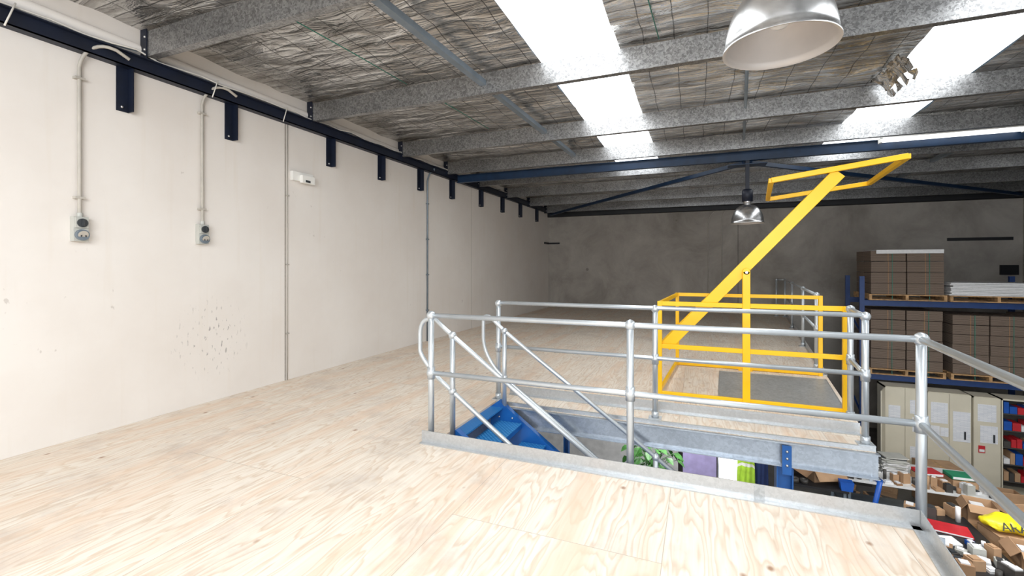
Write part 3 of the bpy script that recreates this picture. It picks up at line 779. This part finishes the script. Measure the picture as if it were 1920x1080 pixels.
# under-mezzanine office
b=B(); b.box((2.2,7.2,-2.2),(5.0,8.2,-2.17),'desk_white')
for x in (2.25,4.9):
    for y in (7.25,8.1): b.box((x,y,GZ),(x+.05,y+.05,-2.2),'tube_grey')
b.make('office_desk')
b=B(); b.box((4.72,8.55,GZ),(5.26,8.6,-1.70),'lilac'); b.box((4.70,8.54,-1.70),(5.27,8.61,-1.66),'desk_white'); b.make('office_partition')
b=B(); b.box((5.31,8.8,GZ+.5),(5.60,8.84,-1.5),'screen_white'); b.box((5.29,8.84,GZ),(5.62,8.87,-1.46),'desk_white'); b.make('lit_display_panel')
b=B(); b.box((0.3,9.6,GZ),(4.6,9.7,-0.3),'desk_white'); b.make('wall_office')
b=B(); b.box((2.6,5.6,-1.62),(4.1,6.1,-1.58),'desk_white'); b.box((2.62,5.62,GZ),(4.08,6.08,-1.62),'desk_black'); b.box((2.62,5.6,-1.58),(4.05,6.05,-1.575),'desk_black'); b.make('black_credenza')
# plant
b=B(); c=Vector((4.30,7.6,-2.17))
b.lathe([(0,0),(.1,0),(.14,.2),(.12,.2),(.12,.17),(0,.17)],c,'pot',20)
for i in range(95):
    az=random.uniform(0,2*math.pi); R=random.uniform(.1,.42); z=random.uniform(.25,.85)
    p=c+Vector((R*math.cos(az),R*math.sin(az),z)); b.tube([c+Vector((0,0,.17)),c+Vector((R*.4*math.cos(az),R*.4*math.sin(az),z*.8)),p],.004,'leaf',5)
    M=Matrix.Translation(p)@Matrix.Rotation(az,4,'Z')@Matrix.Rotation(random.uniform(-.2,1.1),4,'Y')@Matrix.Rotation(random.uniform(-.5,.5),4,'X')
    L=random.uniform(.12,.19); w_=L*.38
    sh=[(0,0,0),(L*.25,w_,.01),(L*.6,w_*.8,0),(L,0,-.03),(L*.6,-w_*.8,0),(L*.25,-w_,.01)]
    vs=[b.bm.verts.new(M@Vector(q)) for q in sh]
    for q in ((0,1,2,3),(0,3,4,5)):
        f=b.bm.faces.new([vs[k] for k in q]); f.material_index=b.mi('leaf')
b.make('potted_philodendron',recalc=False)
# hi-vis vest on hanger stand
b=B(); x0,y0=5.78,8.45
b.tube([(x0,y0,GZ),(x0,y0,-1.35)],.015,'tube_grey',8); b.box((x0-.2,y0-.2,GZ),(x0+.2,y0+.2,GZ+.02),'tube_grey')
b.tube([(x0-.15,y0,-1.62),(x0,y0,-1.42),(x0+.15,y0,-1.62)],.01,'plastic_dark',6)
def cloth(pts_top,zb_,mat,yo):
    nx,nz=16,14; g=[]
    for j in range(nz+1):
        row=[]
        for i in range(nx+1):
            u=i/nx; x=pts_top[0]+(pts_top[1]-pts_top[0])*u+.04*(u-.5)*j/nz; zt_=-1.46-abs(u-.5)*.25; z=zt_+(zb_+.05*math.sin(u*9)-zt_)*j/nz
            row.append(b.bm.verts.new((x,yo-.05*math.sin(u*math.pi)+.02*math.sin(u*22+j*.3)*(j/nz),z)))
        g.append(row)
    for j in range(nz):
        for i in range(nx):
            if j<4 and 6<i<9: continue
            f=b.bm.faces.new((g[j][i],g[j][i+1],g[j+1][i+1],g[j+1][i])); f.smooth=True
            f.material_index=b.mi('plastic_white' if (j in (5,) and mat=='hivis') else mat)
cloth((x0-.20,x0+.04),-2.22,'hivis',y0-.03); cloth((x0+.04,x0+.24),-2.30,'navy_cloth',y0+.02)
b.make('hi_vis_vest_on_stand',recalc=False)

# ---------------------------------------------------------------- lighting
w=bpy.data.worlds.new('World'); scene.world=w; w.use_nodes=True
bg=w.node_tree.nodes['Background']; bg.inputs[0].default_value=(0.92,0.96,1,1); bg.inputs[1].default_value=2.1
def area(loc,target,size,power,col=(1,1,1)):
    l=bpy.data.lights.new('area','AREA'); l.shape='RECTANGLE'; l.size=size[0]; l.size_y=size[1]; l.energy=power; l.color=col
    o=bpy.data.objects.new('added_fill_light',l); scene.collection.objects.link(o); o.location=loc
    o.rotation_euler=(Vector(target)-Vector(loc)).to_track_quat('-Z','Y').to_euler()
area((5.0,-2.2,3.0),(2.5,6,0.8),(3.5,1.2),230,(0.96,0.98,1))  # unseen fill added behind the camera to brighten wall and foreground
area((4.6,7.6,-0.30),(4.6,7.6,-3),(1.2,.6),60)  # unseen fill added to brighten the dark space under the mezzanine
area((9.0,7.0,-0.30),(9.0,8.5,-3),(1.2,.3),40)  # unseen fill added above the ground-floor benches, no fitting there

# ---------------------------------------------------------------- camera
cam=bpy.data.cameras.new('Camera'); co=bpy.data.objects.new('Camera',cam); scene.collection.objects.link(co)
cam.sensor_width=36; cam.lens=16.0; cam.shift_y=-43/1920; cam.clip_start=0.05
co.location=(CX,0,CZ); co.rotation_euler=(math.radians(90),0,math.radians(22.25))
scene.camera=co
